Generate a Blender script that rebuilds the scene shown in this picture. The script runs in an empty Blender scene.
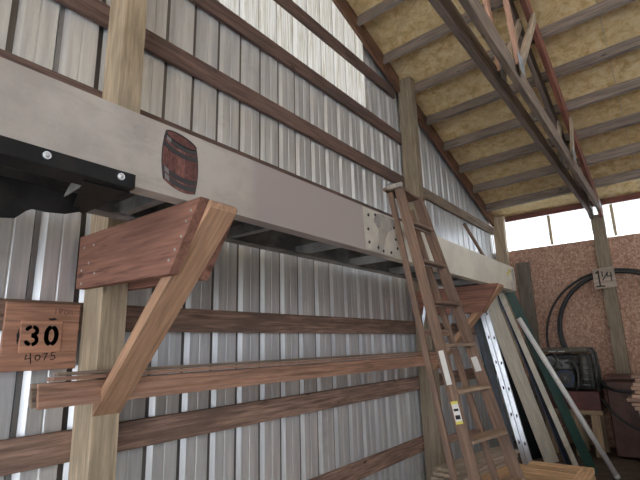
import bpy, bmesh, math, random
from mathutils import Vector, Matrix, Quaternion
random.seed(7)
S = bpy.context.scene
COL = S.collection
V = Vector
PI = math.pi

# ------------------------------------------------------------------ materials
class NT:
    def __init__(s, name):
        s.m = bpy.data.materials.new(name); s.m.use_nodes = True
        s.t = s.m.node_tree; s.n = s.t.nodes; s.l = s.t.links
        s.b = s.n['Principled BSDF']; s.out = s.n['Material Output']
    def new(s, ty, **kw):
        nd = s.n.new(ty)
        for k, v in kw.items():
            if k in nd.inputs: nd.inputs[k].default_value = v
            else: setattr(nd, k, v)
        return nd
    def link(s, a, b): s.l.new(a, b)
    def coords(s, scale=(1, 1, 1), rot=(0, 0, 0), kind='Object', rnd=True):
        tc = s.new('ShaderNodeTexCoord'); mp = s.new('ShaderNodeMapping')
        mp.inputs['Scale'].default_value = scale; mp.inputs['Rotation'].default_value = rot
        src = tc.outputs[kind]
        if rnd:
            oi = s.new('ShaderNodeObjectInfo'); va = s.new('ShaderNodeVectorMath', operation='SCALE')
            va.inputs[0].default_value = (13.7, 7.3, 5.1); s.link(oi.outputs['Random'], va.inputs['Scale'])
            ad = s.new('ShaderNodeVectorMath', operation='ADD')
            s.link(src, ad.inputs[0]); s.link(va.outputs[0], ad.inputs[1]); src = ad.outputs[0]
        s.link(src, mp.inputs['Vector'])
        return mp.outputs[0]
    def noise(s, vec, scale, detail=4, rough=.6, dist=0.):
        n = s.new('ShaderNodeTexNoise'); n.inputs['Scale'].default_value = scale
        n.inputs['Detail'].default_value = detail; n.inputs['Roughness'].default_value = rough
        n.inputs['Distortion'].default_value = dist
        s.link(vec, n.inputs['Vector']); return n.outputs['Fac']
    def ramp(s, fac, stops):
        r = s.new('ShaderNodeValToRGB'); e = r.color_ramp.elements
        while len(e) < len(stops): e.new(.5)
        for i, (p, c) in enumerate(stops):
            e[i].position = p; e[i].color = (c[0], c[1], c[2], 1) if not isinstance(c, float) else (c, c, c, 1)
        s.link(fac, r.inputs[0]); return r.outputs[0]
    def mix(s, fac, a, b, mode='MIX'):
        m = s.new('ShaderNodeMix', data_type='RGBA', blend_type=mode)
        for k, v in ((0, fac), (6, a), (7, b)):
            if hasattr(v, 'is_output'): s.link(v, m.inputs[k])
            else: m.inputs[k].default_value = v if k == 0 else (v[0], v[1], v[2], 1)
        return m.outputs[2]
    def bump(s, h, strength=.3, dist=.01):
        b = s.new('ShaderNodeBump'); b.inputs['Strength'].default_value = strength; b.inputs['Distance'].default_value = dist
        s.link(h, b.inputs['Height']); s.link(b.outputs[0], s.b.inputs['Normal'])
    def base(s, c):
        if hasattr(c, 'is_output'): s.link(c, s.b.inputs['Base Color'])
        else: s.b.inputs['Base Color'].default_value = (c[0], c[1], c[2], 1)
    def set(s, rough=.6, metal=0., spec=.5):
        s.b.inputs['Roughness'].default_value = rough; s.b.inputs['Metallic'].default_value = metal
        s.b.inputs['Specular IOR Level'].default_value = spec

def k3(c, f): return tuple(min(1, x*f) for x in c)

def wood(name, c, dark=.55, light=1.25, rough=.7, stain=None, knots=True, spec=.3, var=.25):
    t = NT(name)
    v = t.coords((1.1, 14, 14)); v2 = t.coords((.8, 3, 3)); v3 = t.coords((3.0, 70, 70))
    g = t.noise(v, 2.2, 6, .62, .6)
    fine = t.noise(v3, 1.0, 3, .6)
    col = t.ramp(g, [(.37, k3(c, dark)), (.5, c), (.63, k3(c, light))])
    col = t.mix(.35, col, t.ramp(fine, [(.40, k3(c, dark*.75)), (.60, k3(c, light))]))
    if stain:
        sf = t.ramp(t.noise(v2, 1.6, 5, .65), [(.48, 0.), (.66, .8)])
        col = t.mix(sf, col, stain)
    if knots:
        kv = t.coords((1.0, 2.2, 2.2))
        vo = t.new('ShaderNodeTexVoronoi'); vo.inputs['Scale'].default_value = 2.3; t.link(kv, vo.inputs['Vector'])
        kf = t.ramp(vo.outputs['Distance'], [(.05, .85), (.10, 0.)])
        col = t.mix(kf, col, k3(c, .3))
    oi = t.new('ShaderNodeObjectInfo')
    mr = t.new('ShaderNodeMapRange'); mr.inputs['To Min'].default_value = 1-var; mr.inputs['To Max'].default_value = 1+var
    t.link(oi.outputs['Random'], mr.inputs['Value'])
    hs = t.new('ShaderNodeHueSaturation'); t.link(mr.outputs[0], hs.inputs['Value']); t.link(col, hs.inputs['Color'])
    t.base(hs.outputs[0]); t.set(rough, 0, spec); t.bump(g, .35, .004)
    return t.m

def paint(name, c, rough=.5, metal=0., var=.15, dirt=None, scale=6, spec=.5, dirtpos=(.5, .75)):
    t = NT(name)
    v = t.coords((1, 1, 1))
    n = t.noise(v, scale, 5, .65)
    col = t.ramp(n, [(.4, k3(c, 1-var)), (.6, k3(c, 1+var))])
    if dirt:
        col = t.mix(t.ramp(t.noise(v, scale*.6, 6, .7, .4), [(dirtpos[0], 0.), (dirtpos[1], .85)]), col, dirt)
    t.base(col); t.set(rough, metal, spec); t.bump(n, .08, .003)
    return t.m

M = {}
M['girt'] = wood('girt_redbrown', (.165, .105, .088), stain=(.085, .062, .055), rough=.75, light=1.35)
M['girt_low'] = wood('girt_weathered', (.27, .172, .13), stain=(.165, .108, .085), light=1.7, rough=.8)
M['girt_grey'] = wood('girt_tan_grey', (.33, .255, .19), stain=(.20, .15, .12))
M['rake'] = wood('rake_board', (.24, .125, .08), stain=(.12, .075, .055))
M['purlin'] = wood('purlin_grey', (.285, .235, .205), stain=(.19, .145, .12), var=.12)
M['post'] = wood('post_treated', (.52, .41, .285), stain=(.35, .28, .20), dark=.7, var=.06)
M['post_green'] = wood('post_weathered', (.31, .25, .18), stain=(.21, .17, .12), dark=.7, var=.06)
M['brk'] = wood('bracket_red', (.29, .14, .10), stain=(.19, .095, .07), var=.05)
M['brace'] = wood('brace_orange', (.52, .31, .195), stain=(.38, .205, .12), var=.05, light=1.2, dark=.65)
M['siding'] = wood('siding_cedar', (.42, .245, .17), stain=(.31, .175, .125), knots=False, var=.12)
M['siding_grey'] = wood('siding_grey', (.31, .235, .18), stain=(.2, .15, .11), knots=False, var=.12)
M['ladder'] = wood('ladder_wood', (.235, .148, .106), stain=(.155, .108, .085), knots=False, var=.1, dark=.6, light=1.35)
M['tread'] = wood('ladder_tread', (.34, .24, .17), stain=(.22, .15, .11), knots=False, var=.1)
M['chord'] = wood('truss_chord', (.21, .16, .135), stain=(.13, .095, .08), var=.1)
M['chord_tan'] = wood('truss_chord_tan', (.30, .235, .19), stain=(.18, .135, .11), var=.1)
M['chord_red'] = wood('truss_top_red', (.29, .115, .08), stain=(.18, .08, .06), var=.1)
M['web_pink'] = wood('truss_web', (.60, .36, .26), stain=(.45, .26, .19), var=.1)
M['web_tan'] = wood('truss_web_tan', (.50, .40, .30), stain=(.36, .28, .21), var=.1)
M['crate'] = wood('crate_pine', (.58, .37, .21), stain=(.40, .24, .13), var=.2)
M['plank_grey'] = wood('plank_grey', (.40, .32, .24), stain=(.26, .2, .15), var=.12)
M['pile'] = wood('lumber_pink', (.38, .245, .18), stain=(.27, .17, .125), knots=False, var=.3)
M['pine_leg'] = wood('bench_pine', (.42, .31, .2), stain=(.28, .2, .13), var=.1)
M['grey_plank'] = wood('plank_dull', (.22, .185, .15), stain=(.16, .13, .105), var=.05)
M['cream'] = wood('board_cream', (.88, .81, .69), stain=(.74, .63, .49), knots=False, dark=.85, light=1.08, var=.05)
M['cream_light'] = paint('trim_cream', (.86, .80, .68), .45, 0, .08, dirt=(.45, .33, .22), scale=3)
M['green'] = paint('trim_green', (.020, .062, .050), .4, 0, .15)
M['dkgreen'] = paint('trim_dark_green', (.012, .035, .032), .4, 0, .15)
M['black'] = paint('black_board', (.008, .008, .009), .6, 0, .3)
M['navy'] = paint('trim_navy', (.022, .028, .042), .5, 0, .3)
M['bluegrey'] = paint('trim_blue_grey', (.14, .17, .26), .5, 0, .3)
M['whiterod'] = paint('pipe_white', (.80, .78, .76), .4, 0, .06, dirt=(.55, .38, .26), scale=3, dirtpos=(.55, .8))
M['alu'] = paint('aluminium', (.72, .75, .80), .38, .85, .1)
M['hole'] = paint('rung_end_dark', (.02, .02, .022), .7)
M['blacksteel'] = paint('black_steel', (.012, .0115, .0115), .6, 0, .3, dirt=(.03, .026, .023), scale=9, spec=.25)
M['skirt'] = paint('skirt_steel', (.032, .030, .030), .5, .2, .3, dirt=(.06, .055, .052), scale=7)
M['galv'] = paint('galvanised', (.42, .46, .52), .5, .6, .2)
M['bolt'] = paint('bolt_steel', (.62, .62, .62), .35, .8, .1)
M['screw'] = paint('screw_steel', (.55, .52, .48), .4, .8, .1)
M['ink'] = paint('black_ink', (.012, .012, .012), .7, 0, .1)
M['inkfaint'] = paint('faint_pencil', (.17, .09, .065), .8, 0, .1)
M['signwood'] = wood('sign_wood', (.48, .255, .17), stain=(.37, .18, .12), var=.02, knots=False)
M['signpatch'] = wood('sign_patch', (.56, .29, .185), stain=(.44, .22, .14), var=.02, knots=False)
M['sizesign'] = wood('size_sign', (.47, .38, .31), stain=(.33, .26, .21), var=.02, knots=False, dark=.8)
M['sticker'] = paint('sticker_white', (.72, .70, .66), .5, 0, .06)
M['stickyellow'] = paint('sticker_yellow', (.70, .62, .10), .5, 0, .06)
M['pipe'] = paint('black_poly_pipe', (.016, .017, .018), .38, 0, .1)
M['engine'] = paint('engine_grey', (.085, .085, .08), .55, .3, .35, dirt=(.12, .09, .06), scale=14)
M['enginelt'] = paint('engine_alloy', (.20, .20, .20), .45, .6, .35, dirt=(.06, .05, .04), scale=20)
M['enginetop'] = paint('engine_top', (.13, .115, .09), .6, .1, .3, dirt=(.20, .16, .11), scale=9)
M['bluecap'] = paint('blue_housing', (.05, .06, .12), .45, 0, .3)
M['redbase'] = paint('red_base', (.12, .035, .033), .5, 0, .25, dirt=(.05, .03, .028), scale=7)
M['chest'] = paint('brown_chest', (.105, .052, .042), .6, 0, .2, dirt=(.05, .03, .025), scale=5)
M['hdr'] = wood('header_red', (.20, .075, .06), stain=(.13, .06, .05))
M['studlight'] = wood('stud_pale', (.62, .50, .33), stain=(.5, .4, .26), var=.05)

def mk_steel():
    t = NT('ribbed_steel')
    v = t.coords((1, 5, .35), rnd=False); v2 = t.coords((1, 1, 1), rnd=False); v3 = t.coords((1, 40, 1.0), rnd=False)
    n = t.noise(v, 3.2, 6, .65); f = t.noise(v3, 1., 4, .6)
    col = t.ramp(n, [(.38, (.62, .635, .66)), (.52, (.77, .785, .81)), (.64, (.88, .895, .91))])
    col = t.mix(.12, col, t.ramp(f, [(.35, (.50, .48, .46)), (.65, (.82, .82, .82))]))
    col = t.mix(t.ramp(t.noise(v2, 2.3, 6, .7), [(.58, 0.), (.75, .45)]), col, (.40, .36, .33))
    # shade of the rib recesses painted into the colour, with some dirt
    at = t.new('ShaderNodeAttribute', attribute_name='rib_shade_grime')
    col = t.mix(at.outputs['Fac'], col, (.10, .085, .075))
    t.base(col); t.set(.36, .5, .5); t.bump(n, .06, .004)
    return t.m
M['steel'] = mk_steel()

M['steel_plain'] = paint('steel_plain', (.40, .41, .42), .6, .1, .1)
def mk_translucent(name, tint, dirtcol, stripe=(1, 10, .5), fac=.35):
    t = NT(name)
    v = t.coords(stripe, rnd=False)
    n = t.noise(v, 4, 6, .7)
    col = t.ramp(n, [(.36, dirtcol), (.55, tint)])
    tr = t.new('ShaderNodeBsdfTranslucent'); df = t.new('ShaderNodeBsdfDiffuse')
    t.link(col, tr.inputs['Color']); t.link(col, df.inputs['Color'])
    mx = t.new('ShaderNodeMixShader'); mx.inputs[0].default_value = fac
    t.link(tr.outputs[0], mx.inputs[1]); t.link(df.outputs[0], mx.inputs[2])
    t.link(mx.outputs[0], t.out.inputs['Surface'])
    return t.m
M['fibre'] = mk_translucent('fibreglass_sheet', (.105, .102, .095), (.060, .054, .040), (1, 16, .5))
M['strip'] = mk_translucent('polycarbonate_strip', (.66, .67, .67), (.34, .40, .43), (8, 1, 3.2), .15)

def mk_insul():
    t = NT('foam_insulation')
    v = t.coords((1, 1, 1), rnd=False); v2 = t.coords((1.0, 2.5, 1), rnd=False)
    n = t.noise(v, 9, 8, .7, .3); b = t.noise(v2, 1.6, 5, .6)
    col = t.ramp(n, [(.38, (.66, .455, .20)), (.5, (.88, .66, .345)), (.62, (.96, .80, .52))])
    col = t.mix(t.ramp(b, [(.42, 0.), (.68, .6)]), col, (.72, .55, .31))
    col = t.mix(t.ramp(t.noise(v, 30, 4, .6), [(.62, 0.), (.74, .55)]), col, (.82, .70, .45))
    t.base(col); t.set(.9, 0, .2); t.bump(t.noise(v, 5, 8, .72, .8), 1.0, .06)
    return t.m
M['insul'] = mk_insul()

def mk_osb():
    t = NT('osb_flakes')
    cols = []
    for i, (sc, rz) in enumerate((((26, 1, 58), .5), ((55, 1, 28), -.35))):
        v = t.coords(sc, (0, rz, 0), rnd=False)
        vo = t.new('ShaderNodeTexVoronoi'); vo.inputs['Scale'].default_value = 1.0; vo.inputs['Randomness'].default_value = 1
        t.link(v, vo.inputs['Vector'])
        sp = t.new('ShaderNodeSeparateColor'); t.link(vo.outputs['Color'], sp.inputs[0])
        cols.append((sp.outputs[0], sp.outputs[1]))
    a = t.ramp(cols[0][0], [(.1, (.35, .20, .145)), (.5, (.49, .295, .215)), (.9, (.63, .42, .32))])
    b = t.ramp(cols[1][0], [(.1, (.37, .21, .15)), (.5, (.50, .305, .225)), (.9, (.66, .445, .34))])
    m = t.mix(t.ramp(cols[1][1], [(.45, 0.), (.55, 1.)]), a, b)
    t.base(m); t.set(.75, 0, .25)
    t.bump(cols[0][0], .25, .003)
    return t.m
M['osb'] = mk_osb()

def mk_ground(name, a, b, sc):
    t = NT(name); v = t.coords((1, 1, 1), rnd=False); n = t.noise(v, sc, 8, .7)
    t.base(t.ramp(n, [(.3, a), (.7, b)])); t.set(.95, 0, .1); t.bump(n, .5, .02); return t.m
def mk_floor():
    t = NT('shed_floor'); v = t.coords((1, 1, 1), rnd=False); n = t.noise(v, 6, 8, .7)
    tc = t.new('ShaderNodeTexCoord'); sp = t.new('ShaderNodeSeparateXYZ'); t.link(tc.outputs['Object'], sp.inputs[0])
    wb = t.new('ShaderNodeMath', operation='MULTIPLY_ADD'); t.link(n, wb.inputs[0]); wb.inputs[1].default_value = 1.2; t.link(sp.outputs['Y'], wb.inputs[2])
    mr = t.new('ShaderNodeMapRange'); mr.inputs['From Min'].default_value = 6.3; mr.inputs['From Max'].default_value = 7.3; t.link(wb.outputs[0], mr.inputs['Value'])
    col = t.mix(mr.outputs[0], t.ramp(n, [(.3, (.44, .42, .40)), (.7, (.58, .56, .53))]), t.ramp(n, [(.3, (.08, .06, .048)), (.7, (.15, .118, .092))]))  # near floor, out of view, made pale to bounce light; dirt beyond
    t.base(col); t.set(.95, 0, .1); t.bump(n, .5, .02); return t.m
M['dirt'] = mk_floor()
M['gravel'] = mk_ground('gravel_yard', (.46, .455, .45), (.62, .615, .605), 4)

def mk_beam():
    t = NT('beam_paint')
    v = t.coords((1, 1, 1), rnd=False); vs = t.coords((2, 1.2, 7), rnd=False)
    n = t.noise(v, 3.0, 6, .65); st = t.noise(vs, 2.0, 6, .7)
    col = t.ramp(n, [(.4, (.41, .362, .322)), (.6, (.515, .465, .415))])
    col = t.mix(t.ramp(st, [(.55, 0.), (.72, .5)]), col, (.30, .255, .22))
    # fresh mauve grey overpaint covering the middle length
    tc = t.new('ShaderNodeTexCoord'); sp = t.new('ShaderNodeSeparateXYZ'); t.link(tc.outputs['Object'], sp.inputs[0])
    wob = t.new('ShaderNodeMath', operation='MULTIPLY_ADD'); t.link(n, wob.inputs[0]); wob.inputs[1].default_value = .12; t.link(sp.outputs['Y'], wob.inputs[2])
    mr = t.new('ShaderNodeMapRange'); mr.inputs['From Min'].default_value = -2; mr.inputs['From Max'].default_value = 2
    t.link(wob.outputs[0], mr.inputs['Value'])
    msk = t.ramp(mr.outputs[0], [(.30, 0.), (.325, 1.), (.615, 1.), (.645, 0.)])
    col = t.mix(msk, col, (.385, .325, .305))
    cream = t.ramp(mr.outputs[0], [(.64, 0.), (.69, 1.)])
    col = t.mix(cream, col, t.ramp(st, [(.4, (.74, .69, .58)), (.7, (.55, .49, .40))]))
    t.base(col); t.set(.5, 0.05, .4); t.bump(n, .05, .004); return t.m
M['beam'] = mk_beam()
M['beamcream'] = paint('beam_cream', (.70, .65, .54), .5, .05, .08, dirt=(.48, .42, .33), scale=2.2, dirtpos=(.52, .8))
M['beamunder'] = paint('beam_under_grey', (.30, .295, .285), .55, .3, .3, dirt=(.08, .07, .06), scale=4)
M['splicedark'] = paint('splice_worn', (.47, .43, .38), .5, .4, .35, dirt=(.17, .15, .14), scale=7, dirtpos=(.42, .6))
M['patch'] = paint('beam_patch', (.34, .305, .275), .6, 0, .15)
M['plate'] = paint('splice_plate', (.56, .51, .44), .5, .1, .12, dirt=(.42, .38, .33), scale=6)
M['smear'] = paint('grey_smear', (.26, .24, .225), .55, .2, .35, dirt=(.42, .38, .33), scale=9, dirtpos=(.5, .62))
M['endcap'] = paint('beam_end_worn', (.50, .46, .40), .55, .2, .3, dirt=(.25, .22, .2), scale=12)
M['yellowmark'] = paint('yellow_spray', (.62, .56, .12), .6, 0, .2)
M['barrelwood'] = wood('barrel_stave', (.15, .062, .055), stain=(.09, .042, .04), knots=False, var=0, light=1.5)
M['barrelwoodlt'] = wood('barrel_stave_light', (.24, .105, .085), stain=(.17, .075, .065), knots=False, var=0)
M['hoop'] = paint('barrel_hoop', (.03, .026, .027), .5, 0, .3)
M['hooplt'] = paint('barrel_hoop_shine', (.22, .20, .20), .5, 0, .1)

# ------------------------------------------------------------------ mesh helpers
def frame(p0, p1, wdir):
    x = (V(p1)-V(p0)); L = x.length; x.normalize()
    w = V(wdir); w = (w-x*w.dot(x)).normalized()
    z = x.cross(w)
    m = Matrix((x, w, z)).transposed().to_4x4(); m.translation = (V(p0)+V(p1))/2
    return m, L

class MB:
    def __init__(s): s.bm = bmesh.new(); s.mats = []
    def mi(s, mat):
        if mat not in s.mats: s.mats.append(mat)
        return s.mats.index(mat)
    def _fin(s, verts, mat):
        i = s.mi(mat); fs = set(f for v in verts for f in v.link_faces)
        for f in fs: f.material_index = i
        return fs
    def box(s, c, size, mat, rot=None, bev=0.):
        m = Matrix.Translation(V(c))
        if rot is not None: m = m @ (rot.to_4x4() if hasattr(rot, 'to_4x4') else rot)
        r = bmesh.ops.create_cube(s.bm, size=1.0, matrix=m @ Matrix.Diagonal((*size, 1)))
        vs = r['verts']; s._fin(vs, mat)
        if bev:
            es = list(set(e for v in vs for e in v.link_edges))
            i = s.mi(mat)
            rb = bmesh.ops.bevel(s.bm, geom=es, offset=bev, segments=1, affect='EDGES')
            for f in rb['faces']: f.material_index = i
        return s
    def beam(s, p0, p1, w, t, wdir, mat, bev=0.):
        m, L = frame(p0, p1, wdir)
        r = bmesh.ops.create_cube(s.bm, size=1.0, matrix=m @ Matrix.Diagonal((L, w, t, 1)))
        vs = r['verts']; s._fin(vs, mat)
        if bev:
            i = s.mi(mat)
            rb = bmesh.ops.bevel(s.bm, geom=list(set(e for v in vs for e in v.link_edges)), offset=bev, segments=1, affect='EDGES')
            for f in rb['faces']: f.material_index = i
        return s
    def cyl(s, p0, p1, r, mat, n=16, r2=None):
        d = V(p1)-V(p0); q = d.to_track_quat('Z', 'Y').to_matrix().to_4x4(); q.translation = (V(p0)+V(p1))/2
        rr = bmesh.ops.create_cone(s.bm, cap_ends=True, segments=n, radius1=r, radius2=r if r2 is None else r2, depth=d.length, matrix=q)
        for f in s._fin(rr['verts'], mat):
            if len(f.verts) == 4: f.smooth = True
        return s
    def sph(s, c, r, mat, sc=(1, 1, 1)):
        rr = bmesh.ops.create_uvsphere(s.bm, u_segments=16, v_segments=10, radius=r, matrix=Matrix.Translation(V(c)) @ Matrix.Diagonal((*sc, 1)))
        for f in s._fin(rr['verts'], mat): f.smooth = True
        return s
    def tube(s, pts, r, mat, n=8, closed=False):
        pts = [V(p) for p in pts]; rings = []; i = s.mi(mat); N = len(pts)
        prev = None
        for k, p in enumerate(pts):
            a = pts[(k-1) % N] if (closed or k > 0) else p
            b = pts[(k+1) % N] if (closed or k < N-1) else p
            d = (b-a).normalized()
            if prev is None:
                u = d.orthogonal().normalized()
            else:
                u = (prev-d*prev.dot(d)).normalized()
            prev = u; w = d.cross(u)
            rings.append([s.bm.verts.new(p+(u*math.cos(2*PI*j/n)+w*math.sin(2*PI*j/n))*r) for j in range(n)])
        for k in range(N if closed else N-1):
            A, B = rings[k], rings[(k+1) % N]
            for j in range(n):
                f = s.bm.faces.new((A[j], A[(j+1) % n], B[(j+1) % n], B[j])); f.material_index = i; f.smooth = True
        if not closed:
            for rg in (rings[0], rings[-1]):
                f = s.bm.faces.new(rg); f.material_index = i
        return s
    def prism(s, poly, ext, mat):
        """poly: 3D points of a planar outline, extruded by vector ext"""
        i = s.mi(mat); e = V(ext)
        A = [s.bm.verts.new(V(p)) for p in poly]; B = [s.bm.verts.new(V(p)+e) for p in poly]
        n = len(poly)
        fs = [s.bm.faces.new(A), s.bm.faces.new(B)]
        for k in range(n): fs.append(s.bm.faces.new((A[k], A[(k+1) % n], B[(k+1) % n], B[k])))
        for f in fs: f.material_index = i
        return s
    def stroke(s, lines, w, o, u, v, nrm, mat, th=.0012):
        o, u, v, nrm = V(o), V(u), V(v), V(nrm)
        for ln in lines:
            P = [o+u*a+v*b for a, b in ln]
            for a, b in zip(P, P[1:]):
                d = (b-a)
                if d.length < 1e-6: continue
                sd = d.normalized().cross(nrm)*w/2
                s.prism([a-sd, b-sd, b+sd, a+sd], nrm*th, mat)
            for p in P[1:-1]:
                s.prism([p+(u*math.cos(k*PI/4)+v*math.sin(k*PI/4))*w/2 for k in range(8)], nrm*th, mat)
        return s
    def build(s, name, parent=None, M0=None, origin=None):
        bmesh.ops.recalc_face_normals(s.bm, faces=s.bm.faces[:])
        if M0 is None:
            if origin is None:
                if s.bm.verts:
                    xs = [v.co for v in s.bm.verts]
                    lo = V([min(c[i] for c in xs) for i in range(3)]); hi = V([max(c[i] for c in xs) for i in range(3)])
                    origin = V(((lo.x+hi.x)/2, (lo.y+hi.y)/2, lo.z))
                else: origin = V((0, 0, 0))
            bmesh.ops.translate(s.bm, verts=s.bm.verts[:], vec=-V(origin))
            M0 = Matrix.Translation(V(origin))
        me = bpy.data.meshes.new(name); s.bm.to_mesh(me); s.bm.free()
        for m in s.mats: me.materials.append(m)
        o = bpy.data.objects.new(name, me); COL.objects.link(o)
        place(o, parent, M0)
        return o

WM = {}
def place(o, parent, M0):
    WM[o.name] = M0.copy()
    if parent is not None:
        o.parent = parent
        o.matrix_local = WM[parent.name].inverted() @ M0
    else:
        o.matrix_local = M0

def tag(o, label=None, cat=None, group=None, kind=None):
    for k, v in (('label', label), ('category', cat), ('group', group), ('kind', kind)):
        if v: o[k] = v
    return o
def thing(name, loc, label, cat, group=None):
    o = bpy.data.objects.new(name, None); COL.objects.link(o); o.empty_display_size = .1
    place(o, None, Matrix.Translation(V(loc)))
    return tag(o, label, cat, group)
def board(name, p0, p1, w, t, wdir, mat, parent=None, bev=.003, wob=0.):
    """a board whose length runs along its own X axis, so the grain follows it"""
    m, L = frame(p0, p1, wdir)
    bm = bmesh.new(); bmesh.ops.create_cube(bm, size=1.0, matrix=Matrix.Diagonal((L, w, t, 1)))
    if bev: bmesh.ops.bevel(bm, geom=bm.edges[:], offset=min(bev, t*.3), segments=1, affect='EDGES')
    me = bpy.data.meshes.new(name); bm.to_mesh(me); bm.free(); me.materials.append(mat)
    o = bpy.data.objects.new(name, me); COL.objects.link(o); place(o, parent, m)
    return o
def shaped(name, outline, ext, xaxis, mat, parent=None, origin=None):
    """planar outline extruded; object X axis = xaxis so the grain follows it"""
    x = V(xaxis).normalized(); z = V(ext).normalized(); y = z.cross(x).normalized(); z = x.cross(y)
    m = Matrix((x, y, z)).transposed().to_4x4()
    c = sum((V(p) for p in outline), V((0, 0, 0)))/len(outline); m.translation = c
    inv = m.inverted(); b = MB(); b.prism([inv @ V(p) for p in outline], inv.to_3x3() @ V(ext), mat)
    return b.build(name, parent, m)

# ------------------------------------------------------------------ setting
YE = 8.78            # end wall (inner face)
RZ, RY, RS = 5.16, 5.0, .33       # insulation plane
YR = 2.4             # ridge
def zi(y): return RZ-RS*(y-RY) if y >= YR else RZ-RS*(YR-RY)-RS*(YR-y)
XR = 6.4; YB = -3.9

def struct(o): o['kind'] = 'structure'; return o

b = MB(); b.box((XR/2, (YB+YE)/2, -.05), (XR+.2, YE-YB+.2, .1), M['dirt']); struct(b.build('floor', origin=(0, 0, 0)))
b = MB(); b.box((0, 0, -.16), (120, 120, .1), M['gravel']); struct(b.build('ground', origin=(0, 0, 0)))

# ribbed steel gable wall: recessed ribs every nine inches, two faint minor ribs between
X0 = -.042
def rib_profile(y0, y1, ph=.240, p=.2286):
    pts = []
    k0 = math.floor((y0-ph)/p)-1
    k = k0
    while True:
        c = ph+k*p
        for dy, dx, g in ((-.032, 0, 0), (-.026, -.022, 1), (.006, -.022, 1), (.033, 0, 0), (.100, 0, 0), (.105, -.003, 0), (.110, -.003, 0), (.115, 0, 0)):
            pts.append((c+dy, dx, g))
        k += 1
        if c > y1: break
    pts = [q for q in pts if y0 < q[0] < y1]
    return [(y0, 0, 0)]+pts+[(y1, 0, 0)]
def ribbed(name, y0, y1, zlo, zhi, mat, x0=X0):
    bm = bmesh.new(); lay = bm.loops.layers.float_color.new('rib_shade_grime')
    pr = rib_profile(y0, y1)
    cols = []
    for y, dx, g in pr:
        cols.append((bm.verts.new((x0+dx, y, zlo(y))), bm.verts.new((x0+dx, y, zhi(y))), g))
    for a, c in zip(cols, cols[1:]):
        f = bm.faces.new((a[0], c[0], c[1], a[1]))
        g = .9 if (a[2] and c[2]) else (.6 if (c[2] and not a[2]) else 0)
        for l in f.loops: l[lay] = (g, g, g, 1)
    # sheet thickness
    me = bpy.data.meshes.new(name); bm.to_mesh(me); bm.free(); me.materials.append(mat)
    o = bpy.data.objects.new(name, me); COL.objects.link(o); place(o, None, Matrix.Identity(4))
    return o
zt = lambda y: zi(y)+.10
zero = lambda y: -.08
FY0, FY1, FZ = .90, 4.262, 4.25
segs = [(YB, FY0, zero, zt), (FY0, YR, zero, lambda y: FZ), (YR, FY1, zero, lambda y: FZ), (FY1, YE+.03, zero, zt)]
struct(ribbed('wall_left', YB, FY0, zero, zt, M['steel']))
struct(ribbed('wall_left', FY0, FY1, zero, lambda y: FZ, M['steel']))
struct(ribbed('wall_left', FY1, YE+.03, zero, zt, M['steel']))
# fibreglass daylight sheets above the second girt
struct(ribbed('window_1', FY0-.02, FY1+.02, lambda y: FZ-.06, zt, M['fibre'], X0-.004))

# end wall: OSB below, daylight strip above
b = MB(); b.box((XR/2-.04, YE+.012, 1.62), (XR+.08, .02, 3.32), M['osb']); struct(b.build('wall_end', origin=(0, YE, 0)))
b = MB()
bm = b.bm; i = b.mi(M['strip']); cols = []
x = -.08
while x < XR:
    for dx, dy in ((0, 0), (.012, .012), (.03, .012), (.042, 0), (.076, 0)):
        cols.append((bm.verts.new((x+dx, YE+.03+dy, 3.22)), bm.verts.new((x+dx, YE+.03+dy, 4.0))))
    x += .0762*2
for a, c in zip(cols, cols[1:]):
    f = bm.faces.new((a[0], c[0], c[1], a[1])); f.material_index = i
struct(b.build('window_2', origin=(0, YE, 3.2)))

b = MB(); b.box((XR+.05, (YB+YE)/2, 2.0), (.06, YE-YB, 4.2), M['steel_plain']); struct(b.build('wall_light_block', origin=(XR, 0, 0)))  # unseen wall added to cut the light from this side
# insulated roof (underside) and steel roof above it
b = MB(); bm = b.bm
i = b.mi(M['insul'])
def slab(x0, x1, y0, y1, dz0, dz1, mi):
    vs = [bm.verts.new((x, y, zi(y)+dz)) for dz in (dz0, dz1) for x, y in ((x0, y0), (x1, y0), (x1, y1), (x0, y1))]
    for q in ((0, 1, 2, 3), (7, 6, 5, 4), (0, 4, 5, 1), (1, 5, 6, 2), (2, 6, 7, 3), (3, 7, 4, 0)):
        bm.faces.new([vs[k] for k in q]).material_index = mi
xs = [-.03, 2.335, 4.75, XR]
for a, c in zip(xs, xs[1:]):
    slab(a+.003, c-.003, YR, YE+.05, 0, .09, i); slab(a+.003, c-.003, YB, YR, 0, .09, i)
j = b.mi(M['galv'])
slab(-.15, XR+.2, YR, YE+.35, .095, .11, j); slab(-.15, XR+.2, YB-.3, YR, .095, .11, j)
struct(b.build('ceiling', origin=(0, 0, 0)))

# ------------------------------------------------------------------ posts
PW, PD = .19, .14
def post(x0, y0, z1, mat, label, cat='post', w=PW, d=PD, name='support_post'):
    o = board(name, (x0+w/2, y0+d/2, 0), (x0+w/2, y0+d/2, z1), w, d, (1, 0, 0), mat, bev=.004)
    return tag(o, label, cat)
P1Y, P2Y = 1.155, 5.04
post(.002, P1Y, zi(P1Y)-.0, M['post'], 'thick tan wooden post at the near left, carrying the bracket beside the number 30 sign')
post(.002, P2Y, zi(P2Y+.14)-.0, M['post_green'], 'weathered wooden post behind the wooden step ladder, rising to the roof edge')
post(.002, 8.60, zi(8.74)-.002, M['post'], 'short looking wooden corner post where the ribbed wall meets the chipboard wall', w=.195)
post(1.595, 8.60, 3.655, M['post_green'], 'wooden post on the chipboard wall holding up the twin roof trusses', w=.185)

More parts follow.
